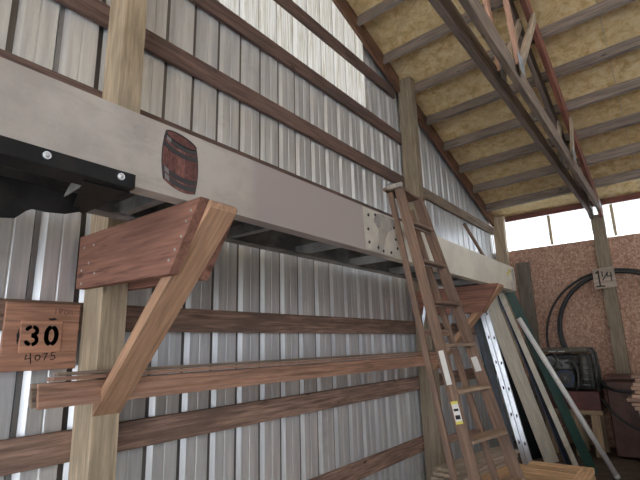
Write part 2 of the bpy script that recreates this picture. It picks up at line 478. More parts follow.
# ------------------------------------------------------------------ girts on the gable wall
GB = (-.02)
def girt(y0, y1, zlo, h, mat, label, group=None):
    o = board('wall_girt', (GB, y0, zlo+h/2), (GB, y1, zlo+h/2), h, .036, (0, 0, 1), mat, bev=.003)
    return tag(o, label, 'wall board', group)
LB = 'reddish brown horizontal wall board '
girt(-.90, 4.97, 4.81, .14, M['girt'], LB+'crossing the bright daylight sheets, highest of them')
girt(-.90, 5.10, 4.195, .145, M['girt'], LB+'along the bottom of the bright daylight sheets')
girt(1.20, 5.10, 3.59, .145, M['girt'], LB+'between near post and ladder post, second above the steel beam')
girt(1.20, 5.10, 3.00, .145, M['girt'], LB+'just showing over the beam top, right of near post')
girt(1.20, 5.10, 1.762, .148, M['girt_low'], 'brown wall board just above the long siding boards, between the two posts')
girt(1.20, 5.10, 1.13, .148, M['girt_low'], 'brown wall board just below the long siding boards, between the two posts')
girt(1.20, 5.10, .477, .15, M['girt_low'], 'lowest brown wall board, sloping out of the bottom edge of the photo')
girt(-.90, 1.19, 3.60, .145, M['girt'], 'dark brown wall board at the top left corner, left of the near post')
girt(-.90, 1.19, 3.01, .145, M['girt'], 'dark brown wall board on top of the steel beam, left of the near post')
girt(-.90, 1.19, 1.762, .148, M['girt_low'], 'brown wall board behind the number 30 sign')
girt(-.90, 1.19, 1.13, .148, M['girt_low'], 'brown wall board at the lower left, below the ends of the siding boards')
girt(5.11, 8.62, 3.60, .15, M['girt_grey'], 'tan grey wall board running from behind the ladder top to the corner post')
girt(5.11, 8.62, 1.762, .148, M['girt_low'], 'brown wall board seen through the upper half of the ladder, below the far bracket')
girt(5.11, 8.62, 1.13, .148, M['girt_low'], 'brown wall board seen through the lower half of the ladder')

# rake board under the roof edge on the gable wall
def zl(y): return 4.93-.328*(y-5)
for ya, yb, lab in ((2.45, P2Y-.004, 'reddish brown sloping board along the roof edge, above the bright daylight sheets'), (P2Y+PD+.004, 8.59, 'reddish brown sloping board along the roof edge, right of the ladder post')):
    o = shaped('rake_board', [(.001, ya, zl(ya)), (.001, yb, zl(yb)), (.001, yb, zi(yb)-.004), (.001, ya, zi(ya)-.004)], (.038, 0, 0), (0, 1, -RS), M['rake'])
    tag(o, lab, 'roof board')

# ------------------------------------------------------------------ purlins
ys = [8.20, 7.60, 7.01, 6.42, 5.83, 5.23, 4.64, 4.05, 3.46]
words = ['nearest the daylight strip', 'second from the daylight strip', 'third from the daylight strip', 'fourth from the daylight strip', 'fifth from the daylight strip',
         'sixth from the daylight strip', 'seventh from the daylight strip', 'eighth from the daylight strip', 'at the top of the photo, ninth from the daylight strip']
sl = V((0, 1, -RS)).normalized(); nn = V((0, -RS, -1)).normalized()
for y, wd in zip(ys, words):
    hd = .15
    c = V((0, y+.02, zi(y+.02)))+nn*(hd/2+.003)
    yb = y+.02-.04*(XR-.1); ce = V((0, yb, zi(yb)))+nn*(hd/2+.003)
    o = board('roof_purlin', (.045, c.y, c.z), (XR-.1, ce.y, ce.z), hd, .048, nn, M['purlin'], bev=.003)
    tag(o, 'grey wooden roof purlin '+wd, 'roof beam', 'roof purlins')
# eave header above the strip
o = board('eave_header', (.21, 8.72, 3.875), (XR-.03, 8.72, 3.875), .10, .04, (0, 0, 1), M['hdr']); tag(o, 'dark red board along the top of the bright daylight strip', 'roof board')
# studs seen in front of the strip
for x, lab in ((.94, 'pale wooden stud in the daylight strip, between corner post and truss post'), (1.90, 'pale wooden stud in the daylight strip, right of the truss post'),
               (2.55, 'pale wooden stud in the daylight strip, at the right photo edge')):
    o = board('strip_stud', (x, YE-.02, 3.285), (x, YE-.02, 3.82), .045, .035, (1, 0, 0), M['studlight']); struct(o)

# ------------------------------------------------------------------ twin roof trusses
def truss(x, lab, mb, mt, side):
    t = thing('roof_truss', (x, 8.66, 3.66), lab, 'roof truss', 'twin roof trusses')
    bz = 3.745
    board('bottom_chord', (x, 8.745, bz), (x, -2.8, bz), .17, .048, (0, 0, 1), mb, t)
    def tc(y): return zi(y)-.150-.13
    a = V((x, 8.55, tc(8.55)))
    board('top_chord', (x, 8.60, tc(8.60)), (x, YR+.01, tc(YR)), .235, .05, (0, 0, 1), mt, t)
    board('top_chord', (x, YR-.01, tc(YR)), (x, -3.3, tc(-3.3)), .235, .05, (0, 0, 1), mt, t)
    off = .040*side
    W = [((3.57, 3.80), (3.02, 5.50), M['web_pink']), ((3.60, 3.80), (4.66, 4.92), M['web_tan']),
         ((5.92, 3.80), (6.36, 4.44), M['web_tan']), ((1.35, 3.80), (2.3, 5.55), M['web_pink']), ((1.30, 3.80), (.45, 4.95), M['web_tan'])]
    for (y0, z0), (y1, z1), m in W:
        board('web', (x+off, y0, z0), (x+off, y1, z1), .105, .028, (0, 1, .3), m, t)
    for y, z in ((3.57, 3.80), (5.92, 3.80), (1.33, 3.8)):
        b = MB(); b.box((x+off*1.47, y, z), (.003, .16, .17), M['galv']); b.build('gusset_plate', t)
    for y in (8.45,):
        b = MB(); b.box((x+off*.62, y, 3.80), (.003, .3, .12), M['galv']); b.build('gusset_plate', t)
    return t
truss(1.615, 'dark wooden roof truss, the left one of the twin trusses on the end wall post', M['chord'], M['chord'], 1)
truss(1.757, 'wooden roof truss with grey chord and red brown top, right one of the twins', M['chord_tan'], M['chord_red'], 1)

# ------------------------------------------------------------------ steel beam along the wall
BX0, BX1, BZ0, BZ1 = .45, .92, 2.262, 2.565
t = thing('steel_beam', ((BX0+BX1)/2, 2.3, BZ0), 'long beige painted steel beam resting on the wooden wall brackets, with barrel emblem', 'beam')
BEAM = t
YA, YS, YN = -1.3, 2.93, 6.10
org = (BX1, 2.3, BZ0)
def channel(y0, y1, xw, sgn, mat, z0, z1, mname, o=None, fl=.07):
    b = MB()
    b.box((xw-sgn*.004, (y0+y1)/2, (z0+z1)/2), (.008, y1-y0, z1-z0), mat)
    for z in (z0+.005, z1-.005):
        b.box((xw-sgn*(fl/2+.008), (y0+y1)/2, z), (fl, y1-y0, .01), mat)
    return b.build(mname, t, origin=o)
channel(YA, YS, BX1, 1, M['beam'], BZ0, BZ1, 'front_channel', org)
o = channel(YS+.003, YN, BX1, 1, M['beamcream'], BZ0, BZ1, 'front_channel', (BX1, 4.5, BZ0)); o['label'] = 'cream coloured far length of the beam'
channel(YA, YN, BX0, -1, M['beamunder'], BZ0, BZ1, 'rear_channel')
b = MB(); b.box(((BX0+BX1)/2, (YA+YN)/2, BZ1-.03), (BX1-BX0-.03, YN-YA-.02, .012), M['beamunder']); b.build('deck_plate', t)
y = -.9
while y < 6.0:
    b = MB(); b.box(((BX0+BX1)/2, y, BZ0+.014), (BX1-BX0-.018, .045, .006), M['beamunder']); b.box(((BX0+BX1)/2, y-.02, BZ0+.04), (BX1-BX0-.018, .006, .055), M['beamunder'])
    b.build('cross_member', t); y += .655 if abs(y-.41) > .01 else .655
# worn rounded far end
b = MB()
for k in range(6):
    a0, a1 = k*PI/12, (k+1)*PI/12
    p = lambda a: (BX1-.06+.06*math.cos(a), YN+.10*math.sin(a))
    (xa, ya), (xb, yb) = p(a0), p(a1)
    b.prism([(xa, ya, BZ0), (xb, yb, BZ0), (xb, yb, BZ1), (xa, ya, BZ1)], (-.008, -.002, 0), M['endcap'])
b.box(((BX0+BX1-.06)/2, YN+.096, (BZ0+BZ1)/2), (BX1-BX0-.06, .008, BZ1-BZ0), M['endcap'])
b.build('end_cap', t)
b = MB()
random.seed(3)
for k in range(3):
    b.prism([(BX1+.0005, YN-.30+.05*k+.04*math.cos(a*PI/5)*(.7+.3*random.random()), BZ0+.19+.025*k+.03*math.sin(a*PI/5)*(.6+.4*random.random())) for a in range(10)], (.001, 0, 0), M['yellowmark'])
b.build('spray_mark', t)
b = MB(); b.prism([(BX1+.0003, y, z) for y, z in ((YN-.02, BZ0+.01), (YN-.01, BZ1-.01), (YN-.10, BZ1-.02), (YN-.16, BZ1-.10), (YN-.12, BZ0+.16), (YN-.22, BZ0+.08), (YN-.18, BZ0+.01))], (.0012, 0, 0), M['endcap']); b.build('worn_patch', t)
# splice
b = MB()
ou = [(2.52, 2.268), (2.51, 2.558), (3.02, 2.558), (3.01, 2.268)]
b.prism([(BX1+.001, y, z) for y, z in ou], (.004, 0, 0), M['plate'])
sp_ = b.build('splice_plate', t)
b = MB(); ou = [(2.66, 2.275), (2.70, 2.36), (2.70, 2.43), (2.64, 2.48), (2.66, 2.54), (2.76, 2.553), (2.97, 2.55), (3.0, 2.51), (2.93, 2.48), (2.84, 2.44), (2.79, 2.38), (2.76, 2.31), (2.76, 2.275)]
b.prism([(BX1+.0052, y, z) for y, z in ou], (.0006, 0, 0), M['smear']); b.build('dark_smear', sp_)
for y, z in ((2.57, 2.51), (2.66, 2.53), (2.56, 2.41), (2.565, 2.32), (2.68, 2.30), (2.75, 2.285), (2.86, 2.29), (2.96, 2.335), (2.94, 2.40), (2.925, 2.485)):
    b = MB(); b.cyl((BX1, y, z), (BX1+.009, y, z), .011, M['hole'], 10); b.build('bolt', t)
# dent patch
b = MB(); b.prism([(BX1+.0003, .885+.035*math.cos(a*PI/6)*(.8+.2*math.sin(3*a)), 2.492+.03*math.sin(a*PI/6)) for a in range(12)], (.001, 0, 0), M['patch'])
o = b.build('repair_patch', t)
# barrel emblem
b = MB(); yc, zc, hw, hh = 1.075, 2.417, .0885, .105
def half(s): return hw*(1-.14*s*s)     # s in -1..1 vertical
N = 14
def bz(s, u): return zc+hh*s*(1-.0)-(.022*(1-u*u)*(1 if True else 0))*(.9 if s < 0 else -.35)*0+(-.018*(1-u*u) if True else 0)-.014*u
for a in range(8):
    u0, u1 = -1+a*.25+.008, -1+(a+1)*.25-.008
    mat = M['barrelwoodlt'] if a in (3, 4) else M['barrelwood']
    for k in range(N):
        s0, s1 = -1+2*k/N, -1+2*(k+1)/N
        q = [(u0, s0), (u1, s0), (u1, s1), (u0, s1)]
        b.prism([(BX1+.0008, yc+half(s)*u, bz(s, u)) for u, s in q], (.0012, 0, 0), mat)
for s in (-.78, -.50, .52, .84):
    for a in range(16):
        u0, u1 = -1+a*.125, -1+(a+1)*.125
        w = .10
        q = [(u0, s-w), (u1, s-w), (u1, s+w), (u0, s+w)]
        b.prism([(BX1+.0022, yc+half(ss)*u*1.015, bz(ss, u)) for u, ss in q], (.0008, 0, 0), M['hooplt'] if a in (1, 2) and s != .52 else M['hoop'])
# rim and outline
top = [(BX1+.0009, yc+half(1)*math.cos(k*PI/10), zc+hh*1.02-.014*math.cos(k*PI/10)+.022*math.sin(k*PI/10)-.004) for k in range(20)]
b.prism(top, (.0018, 0, 0), M['barrelwood'])
b.tube([(p[0]+.0015, p[1], p[2]) for p in top], .0035, M['hoop'], 6, True)
for sg in (-1, 1):
    b.tube([(BX1+.0015, yc+half(-1+2*k/12)*sg, bz(-1+2*k/12, sg)) for k in range(13)], .0022, M['hoop'], 6)
o = b.build('barrel_emblem', t, M0=Matrix.Translation((BX1, yc, zc)) @ Matrix.Rotation(PI/2, 4, 'Y')) if False else b.build('barrel_emblem', t)
o['label'] = 'dark red brown wooden barrel picture with four black hoops'
# black steel plate and skirt under the near end
b = MB(); b.box((BX1+.004, -.2, 2.277), (.008, 2.15, .056), M['blacksteel']); b.box((BX1-.045, -.2, 2.252), (.10, 2.15, .008), M['blacksteel']); o = b.build('bolted_angle', t); o['label'] = 'black bolted steel strip'
for y in (.56, .815, .05):
    b = MB(); b.cyl((BX1+.008, y, 2.28), (BX1+.018, y, 2.28), .013, M['bolt'], 12); b.sph((BX1+.018, y, 2.28), .009, M['bolt'], (.6, 1, 1)); b.build('bolt', t)
b = MB(); sk = [(.83, 2.29), (.83, 2.217), (.775, 2.196), (.70, 2.188), (.655, 2.19), (.635, 2.178), (.60, 2.142), (.55, 2.134), (.2, 2.15), (-1.2, 2.15), (-1.2, 2.29)]
b.prism([(.60, y, z) for y, z in sk], (-.008, 0, 0), M['skirt']); o = b.build('hanging_skirt', t); o['label'] = 'black steel skirt hanging under the beam'
b = MB(); b.prism([(.895, .70, 2.246), (.895, .875, 2.246), (.53, .875, 2.238), (.55, .835, 2.238), (.60, .80, 2.240)], (0, 0, -.006), M['blacksteel']); b.build('bottom_plate', t)
b = MB(); b.prism([(.86, .715, 2.30), (.84, .725, 2.246), (.66, .735, 2.246), (.70, .735, 2.28)], (0, .006, 0), M['beamunder']); b.build('gusset', t)

# ------------------------------------------------------------------ wooden brackets
def bracket(py, lab, mats, scr=True):
    t = thing('wall_bracket', (.19, py+.07, 1.35), lab, 'bracket', 'wooden brackets under the beam')
    zt_, zb = 2.256, 1.962
    for y0 in (py-.046, py+PD+.002):
        ends = (1.020, .825) if y0 < py else (.985, .79)
        s = shaped('side_board', [(.002, y0, zb+.015), (.004, y0, zt_), (ends[0], y0, zt_), (ends[1], y0, zb)], (0, .044, 0), (1, 0, 0), mats[0], t)
        if scr and y0 < py:
            for x, z in ((.06, 2.19), (.05, 2.07), (.06, 2.0), (.12, 2.10), (.19, 2.04), (.16, 2.19), (.93, 2.17), (.96, 2.21), (.86, 2.06), (.90, 2.11), (.82, 2.02)):
                b = MB(); b.cyl((x, y0-.002, z), (x, y0+.002, z), .0065, M['screw'], 8)
                b.build('screw', s)
    # brace: flat two by six rising from the post face to the outer end, top corner clipped
        pout = V((.20, 0, 1.345)); 
    A = V((.193, 0, 1.385)); B = V((1.052, 0, 2.262))
    dd = (B-A).normalized(); n2 = V((dd.z, 0, -dd.x))
    th = .042
    ou = [A, B-dd*.02, B+n2*.012, B+n2*th-dd*.055, A+n2*th*.0+V((.06, 0, -.055)), A+V((0, 0, -.055))]
    B = V((.990, 0, 2.243)); A = V((.193, 0, 1.412)); dd = (B-A).normalized(); n2 = V((dd.z, 0, -dd.x))
    ou = [A, B+V((-.035, 0, .0)), B+V((-.02, 0, .014)), B+V((.012, 0, .018)), B+n2*th*.6+dd*.03, B+n2*th+dd*.008, A+n2*th+dd*.018, A+V((0, 0, -.058))]
    shaped('brace', [(p.x, py, p.z) for p in ou], (0, PD, 0), dd, mats[1], t)
    return t
bracket(P1Y, 'reddish wooden bracket with orange diagonal brace on the near post', (M['brk'], M['brace']))
bracket(P2Y, 'reddish wooden bracket on the far post, behind the wooden step ladder', (M['brk'], M['brace']), False)

# ------------------------------------------------------------------ long siding boards lying in the brackets
def sid(name, prof, y0, y1, mat, label):
    m = Matrix(((0, 0, 1), (1, 0, 0), (0, 1, 0))).to_4x4()
    # local X along world Y ; profile in local Y(world z?)
    x = V((0, 1, 0)); yv = V((1, 0, 0)); zv = x.cross(yv)
    m = Matrix((x, yv, zv)).transposed().to_4x4()
    cx = sum(p[0] for p in prof)/len(prof); cz = sum(p[1] for p in prof)/len(prof)
    m.translation = (cx, (y0+y1)/2, cz); inv = m.inverted()
    b = MB(); b.prism([inv @ V((px, y0, pz)) for px, pz in prof], inv.to_3x3() @ V((0, y1-y0, 0)), mat)
    o = b.build(name, None, m); return tag(o, label, 'board', 'siding boards in the brackets')
def lap(x, z, h, th, lean):    # moulded siding profile, leaning against the post
    q = [(0, 0), (th, 0), (th, h*.30), (th*.72, h*.36), (th*.95, h*.42), (th*.95, h*.70), (th*.6, h*.78), (th*.7, h*.86), (th*.45, h), (0, h)]
    return [(x+a-lean*b/h, z+b) for a, b in q]
sid('siding_board', lap(.238, 1.420, .105, .024, .012), .885, 5.36, M['siding'], 'front siding board with the red moulded end, nearest you on the brackets')
sid('siding_board', lap(.207, 1.425, .100, .024, .010), .868, 5.34, M['siding_grey'], 'siding board with the grey projecting end, second from the front')
sid('siding_board', [(.196, 1.530), (.262, 1.533), (.262, 1.551), (.196, 1.548)], .935, 5.38, M['siding'], 'thin siding board lying flat on the two upright siding boards, lower of two')
sid('siding_board', [(.194, 1.550), (.240, 1.553), (.240, 1.569), (.194, 1.567)], .965, 5.36, M['siding_grey'], 'thin greyish strip on the very top of the siding boards')

# ------------------------------------------------------------------ number sign
t = thing('number_sign', (.004, .96, 1.574), 'square reddish wooden sign with stencilled 30 and handwritten 4075', 'sign')
o = board('sign_board', (.012, .797, 1.735), (.012, 1.135, 1.735), .318, .016, (0, 0, 1), M['signwood'], t)
o = board('number_panel', (.024, .866, 1.735), (.024, 1.052, 1.735), .152, .008, (0, 0, 1), M['signpatch'], t)
def arc(cx, cy, rx, ry, a0, a1, n=9): return [(cx+rx*math.cos(math.radians(a0+(a1-a0)*k/n)), cy+ry*math.sin(math.radians(a0+(a1-a0)*k/n))) for k in range(n+1)]
SX = .0285
b = MB()
w, h = .068, .098
three = [arc(.033, .0705, .0215, .0195, 168, 100, 5), arc(.034, .0705, .0230, .0195, 78, -90, 10), arc(.034, .0275, .0245, .0210, 90, -78, 10), arc(.033, .0275, .0215, .0195, 260, 192, 5)]
zero_ = [arc(.034, .049, .024, .041, 100, 260, 12), arc(.034, .049, .024, .041, 80, -80, 12)]
zero_ = [[(max(.012, x) if x < .034 else x, y) for x, y in ln] for ln in zero_]
b.stroke(three, .0175, (SX, .880, 1.689), (0, 1, 0), (0, 0, 1), (1, 0, 0), M['ink'])
b.build('stencil_digit', t); b = MB(); b.stroke(zero_, .0205, (SX, .968, 1.689), (0, 1, 0), (0, 0, 1), (1, 0, 0), M['ink'])
b.build('stencil_digit', t)
b = MB()
hw_ = [[(.006, .045), (.002, .022), (.026, .026)], [(.022, .050), (.026, .026), (.028, .000)],
       arc(.056, .028, .011, .012, 60, 420, 14),
       [(.076, .044), (.098, .047), (.090, .030), (.086, .014)],
       [(.140, .052), (.118, .050), (.116, .036), (.130, .036), (.136, .026), (.126, .016), (.112, .018)]]
b.stroke(hw_, .0042, (.0205, .898, 1.607), (0, 1, 0), (0, 0, 1), (1, 0, 0), M['ink'])
b.build('handwriting', t)
b = MB()
iron = [[(0, 0), (0, .03)], [(.018, 0), (.018, .03), (.032, .026), (.030, .016), (.018, .015), (.032, 0)], arc(.05, .010, .009, .010, 0, 360, 10), [(.066, 0), (.066, .020), (.078, .020), (.080, 0)]]
b.stroke(iron, .0026, (.0205, 1.015, 1.842), (0, 1, 0), (0, 0, 1), (1, 0, 0), M['inkfaint'])
b.build('faded_pencil_writing', t)
b = MB()
sm = lambda cy, cz, ry, rz, s: [(.0204, cy+ry*math.cos(k*PI/7)*(.75+.25*math.sin(k*2.1+s)), cz+rz*math.sin(k*PI/7)*(.75+.25*math.cos(k*1.7+s))) for k in range(14)]
b.prism(sm(.860, 1.735, .008, .040, 1), (.0005, 0, 0), M['ink']); b.build('ink_smear', t); b = MB(); b.prism(sm(1.005, 1.818, .028, .007, 2), (.0005, 0, 0), M['ink'])
b.build('ink_smear', t)

# ------------------------------------------------------------------ wooden step ladder, folded and leaning on the beam
t = thing('step_ladder', (1.5, 3.2, 0), 'brown wooden step ladder leaning folded against the beam', 'ladder')
FL = (V((.968, 2.965, 2.80)), V((1.510, 2.945, 0)))
FR = (V((.962, 3.290, 2.80)), V((1.635, 3.500, 0)))
BL = (V((.900, 2.955, 2.77)), V((1.345, 2.935, .04)))
BR = (V((.900, 3.280, 2.70)), V((1.510, 3.34, .04)))
def at(r, z): k = (r[0].z-z)/(r[0].z-r[1].z); return r[0]+(r[1]-r[0])*k
rails = []
for nm, r, w in (('front_rail', FL, .072), ('front_rail', FR, .080), ('rear_rail', BL, .042), ('rear_rail', BR, .045)):
    rails.append(board(nm, r[1], r[0], w, .027, (1, .05, .2), M['ladder'], t, bev=.004))
lat = (FR[1]-FL[1]).normalized()
for k in range(9):
    z = 2.515-.294*k
    a, c = at(FL, z), at(FR, z)
    e = (c-a).normalized()*.012
    dep = .085+.004*k
    s = board('step', a+e, c-e, dep, .021, (1, -.1, 0), M['tread'] if k > 2 else M['ladder'], t, bev=.003)
    b = MB(); b.cyl(a+V((.01, -.012, -.022)), c+V((.01, .012, -.022)), .0035, M['bolt'], 8)
    b.build('tie_rod', s)
for z in (.55, 1.05, 1.72):
    a, c = at(BL, z), at(BR, z)
    board('rear_bar', a, c, .045, .018, (0, .1, 1), M['ladder'], t)
b = MB()
c1, c2 = FL[0]+V((-.055, -.012, .012)), FR[0]+V((-.055, .0, -.01))
board('top_step', c1, c2, .15, .024, (1, -.05, 0), M['ladder'], t)
b.box(FL[0]+V((-.02, -.018, .010)), (.125, .035, .04), M['splicedark'], bev=.006); b.build('top_bracket', t)
for (r, q) in ((FL, BL), (FR, BR)):
    b = MB(); b.beam(at(r, 1.95)+V((-.02, .02, 0)), at(q, 1.75)+V((0, .02, 0)), .018, .004, (0, 0, 1), M['galv']); b.build('spreader', t)
def sticker(r, z0, z1, w, mats, nm, off):
    a, c = at(r, z0), at(r, z1); n = V((0, -1, 0))
    d = (c-a).normalized(); wd = n.cross(d).normalized(); m, L = frame(a, c, wd)
    m.translation = (a+c)/2+n*(.0142)+V((off, 0, 0))
    b = MB(); b.box((0, 0, 0), (L, w, .0008), mats[0])
    if len(mats) > 1:
        for u in (-.44, .44): b.box((L*u, 0, .0), (L*.12, w, .0014), mats[1])
        for u, h in ((-.12, .03), (.2, .05)): b.box((L*u, 0, .0), (h*.5, w*.7, .0013), mats[2])
    o = b.build(nm, t, m); return o
o = sticker(FL, 1.60, 1.385, .036, (M['sticker'],), 'sticker', 0); o['label'] = 'long white sticker'
o = sticker(FL, 1.285, 1.15, .046, (M['sticker'], M['stickyellow'], M['ink']), 'sticker', 0); o['label'] = 'yellow and white warning sticker'
o = sticker(FR, 1.545, 1.445, .046, (M['sticker'],), 'sticker', 0); o['label'] = 'white sticker on the right rail'

# ------------------------------------------------------------------ crate, planks under the ladder
t = thing('wooden_crate', (1.0, 4.5, 0), 'low pine crate with framed plank lid, bottom centre right behind the ladder', 'crate')
CX0, CX1, CY0, CY1, CZ = .50, 1.66, 3.75, 5.06, .46
for (p0, p1, wd) in (((CX0, CY0+.011, .22), (CX1, CY0+.011, .22), None), ((CX0, CY1-.011, .22), (CX1, CY1-.011, .22), None)):
    board('side_panel', p0, p1, .44, .022, (0, 0, 1), M['crate'], t)
for x in (CX0+.011, CX1-.011):
    board('side_panel', (x, CY0+.024, .22), (x, CY1-.024, .22), .44, .022, (0, 0, 1), M['crate'], t)
n = 6
for k in range(n):
    wv = (CX1-CX0)/n
    board('lid_plank', (CX0+wv*(k+.5), CY0, .45), (CX0+wv*(k+.5), CY1, .45), wv-.008, .020, (1, 0, 0), M['crate'], t)
board('lid_rim', (1.12, CY1-.05, .485), (1.56, CY1-.05, .485), .10, .048, (0, 1, 0), M['crate'], t)
board('lid_rim', (1.61, CY0, .485), (1.61, CY1, .485), .10, .048, (1, 0, 0), M['crate'], t)
for k, y in enumerate((CY1-.18, CY1-.34, CY1-.50, CY1-.66, CY1-.82, CY1-.98, CY1-1.14)):
    board('lid_board', (1.12, y, .48), (1.555, y, .48), .15, .038, (0, 1, 0), M['crate'], t)
u = V((.193, .981, 0)); nrm = V((.981, -.193, 0))
gl = ['topmost wide grey plank on the crate beneath the ladder', 'second grey plank from the top in the pile beneath the ladder', 'third grey plank from the top, lowest of the pile beneath the ladder']
for k in range(3):
    base = V((.54, 4.29, 0))+nrm*(.125+.004*k)
    z = .462+.016+.034*(2-k)
    o = board('grey_plank', base+u*(-.12-.04*k)+V((0, 0, z)), base+u*(1.0-.05*k)+V((0, 0, z)), .25, .030, nrm, M['plank_grey'])
    tag(o, gl[k], 'plank', 'grey planks on the crate')
ol = ['orange pine plank on the crate, beside the grey planks', 'orange pine plank on the crate, beside the framed lid']
for k in range(1):
    base = V((.54, 4.29, 0))+nrm*(.36)
    o = board('pine_plank', base+u*(-.25)+V((0, 0, .474)), base+u*(.78)+V((0, 0, .474)), .135, .022, nrm, M['crate']); tag(o, ol[k], 'plank', 'pine planks on the crate')

# ------------------------------------------------------------------ things leaning by the end of the beam
VN = V((.33, -.94, 0))
def lean(name, bot, top, w, t, mat, label, cat, grp=None):
    bot, top = V(bot), V(top); d = (top-bot).normalized()
    return tag(board(name, bot, top, w, t, d.cross(VN), mat, bev=.004), label, cat, grp)
def ext(bot, top, z):
    bot, top = V(bot), V(top); return top+(top-bot)*((z-top.z)/(top.z-bot.z))
def leanx(name, bot, top, zt2, *a): return lean(name, (bot[0], bot[1], bot[2]+.012), ext(bot, top, zt2), *a)
leanx('cream_board', (.805, 7.27, 0), (.515, 6.32, 2.16), 2.30, .185, .02, M['cream'], 'wide cream board leaning right of the aluminium ladder', 'board')
leanx('blue_trim', (.985, 7.28, 0), (.642, 6.29, 2.23), 2.44, .035, .02, M['bluegrey'], 'thin blue grey metal strip leaning between the cream board and cream strip', 'trim strip')
leanx('navy_trim', (1.030, 7.20, 0), (.662, 6.30, 2.23), 2.42, .05, .012, M['navy'], 'dark navy metal strip leaning left of the cream strip', 'trim strip')
leanx('cream_strip', (1.135, 7.10, 0), (.680, 6.27, 2.24), 2.40, .066, .03, M['cream_light'], 'narrow pale cream strip leaning beside the green trim', 'trim strip')
leanx('green_trim', (1.345, 6.93, 0), (.775, 6.26, 2.31), 2.46, .115, .02, M['green'], 'wide dark green metal trim leaning between cream strip and white pipe', 'trim strip')
b = MB(); p0, p1 = V((1.605, 6.875, .016)), V((.862, 6.27, 1.93)); b.cyl(p0, p1, .032, M['whiterod'], 14); b.cyl(p0, p0+(p1-p0)*.02, .034, M['whiterod'], 14)
tag(b.build('white_pipe'), 'dirty white pipe leaning to the right of the green trim', 'pipe')
leanx('black_sheet', (.60, 7.42, 0), (.475, 6.42, 2.03), 2.30, .22, .012, M['black'], 'black sheet leaning in the gap between aluminium ladder and cream board', 'panel')
leanx('navy_panel', (.890, 5.60, 0), (.520, 5.57, 2.0), 2.2, .065, .012, M['navy'], 'dark navy metal trim leaning just left of the aluminium ladder', 'trim strip')
leanx('dark_green_trim', (.80, 5.62, 0), (.515, 5.72, 2.0), 2.12, .11, .012, M['dkgreen'], 'dark green trim leaning behind the ladder, left of the navy trim', 'trim strip')
# aluminium extension ladder
t = thing('extension_ladder', (1.02, 5.72, 0), 'bright aluminium extension ladder leaning on edge right of the wooden ladder', 'ladder')
a0, a1 = V((.995, 5.70, .0)), V((.612, 5.70, 2.14))
dirr = V((-.28, .96, 0)); d = (a1-a0).normalized(); wdir = d.cross(V((.2, -1, 0))).normalized()
if wdir.x < 0: wdir = -wdir
for sec in range(2):
    off = wdir*(-.055*sec)
    for far in (0, 1):
        o_ = dirr*(.36 if far else 0.)+off+V((0, 0, .03))
        r = board('side_rail', a0+o_, a1+o_, .050, .026, wdir, M['alu'], t)
        if not far:
            for k in range(7):
                c = a0+off+V((0, 0, .03))+(a1-a0)*(.10+.135*k+.01*sec)
                b = MB(); b.cyl(c+V((.003, -.014, 0)), c+V((.002, -.0125, 0))+V((0, -.003, 0)), .019, M['hole'], 12); b.build('rung_end', r)
    for k in range(7):
        c = a0+off+V((0, 0, .03))+(a1-a0)*(.10+.135*k+.01*sec)
        b = MB(); b.cyl(c+dirr*.015, c+dirr*.345, .013, M['alu'], 10); b.build('rung', t)
for far in (0, 1):
    o_ = dirr*(.36*far)
    b = MB(); b.box(a0+o_+V((0, 0, .014)), (.09, .04, .028), M['hole'], bev=.004); b.build('rubber_foot', t)

# ------------------------------------------------------------------ on and behind the beam
o = board('wood_stick', (.66, 6.02, 2.58), (.42, 5.87, 3.20), .055, .03, (0, 1, .2), M['ladder']); tag(o, 'short wooden stick standing on top of the beam near its far end', 'stick')
b = MB(); b.box((.66, 5.62, 2.60), (.10, .26, .06), M['black'], bev=.01); b.box((.66, 5.62, 2.64), (.06, .2, .03), M['blacksteel'], bev=.01)
tag(b.build('black_block'), 'small black block lying on the beam beside the wooden stick', 'block')
o = board('grey_plank', (.405, 8.745, .0), (.405, 8.745, 3.03), .24, .03, (1, 0, 0), M['grey_plank']); tag(o, 'wide dull grey plank standing upright against the chipboard beside the corner post', 'plank')

# ------------------------------------------------------------------ black pipe coil, hung on the end wall post
def ring(cx, cz, r, y, ph=0., n=72, sq=1.0):
    return [(cx+r*math.cos(2*PI*k/n), y+.003*math.sin(4*PI*k/n+ph), cz+r*sq*math.sin(2*PI*k/n)) for k in range(n)]
t = thing('pipe_coil', (1.72, 8.53, 2.74), 'large coil of black plastic pipe hanging on the chipboard wall', 'pipe coil')
for (cx, cz, r, y, pr, lab) in ((1.77, 1.63, 1.085, 8.576, .020, 'thin outer loop'), (1.815, 1.775, .905, 8.57, .026, None), (1.805, 1.785, .885, 8.515, .028, None), (1.825, 1.755, .935, 8.52, .024, None)):
    b = MB(); b.tube(ring(cx, cz, r, y, r*9), pr, M['pipe'], 8, True); o = b.build('pipe_loop', t)
    if lab: o['label'] = lab
t = thing('size_sign', (1.66, 8.45, 2.41), 'small weathered wooden sign reading 1 1/4, on the post over the pipe coil', 'sign')
sx0, sx1, sz0, sz1, sy = 1.508, 1.815, 2.412, 2.748, 8.448
b = MB(); b.prism([(sx0, sy, sz0), (sx1, sy, sz0+.015), (sx1-.005, sy, sz1), (sx0+.008, sy, sz1-.012)], (0, .016, 0), M['sizesign']); b.build('sign_board', t)
b = MB()
L1 = [[(.045, .245), (.085, .285), (.085, .045)], [(.03, .045), (.15, .04)]]
L2 = [[(.135, .275), (.135, .19)], [(.215, .26), (.13, .13)], [(.205, .245), (.20, .19), (.265, .195)], [(.255, .25), (.25, .11)]]
b.stroke(L1, .021, (sx0, sy-.001, sz0), (1, 0, 0), (0, 0, 1), (0, -1, 0), M['ink'])
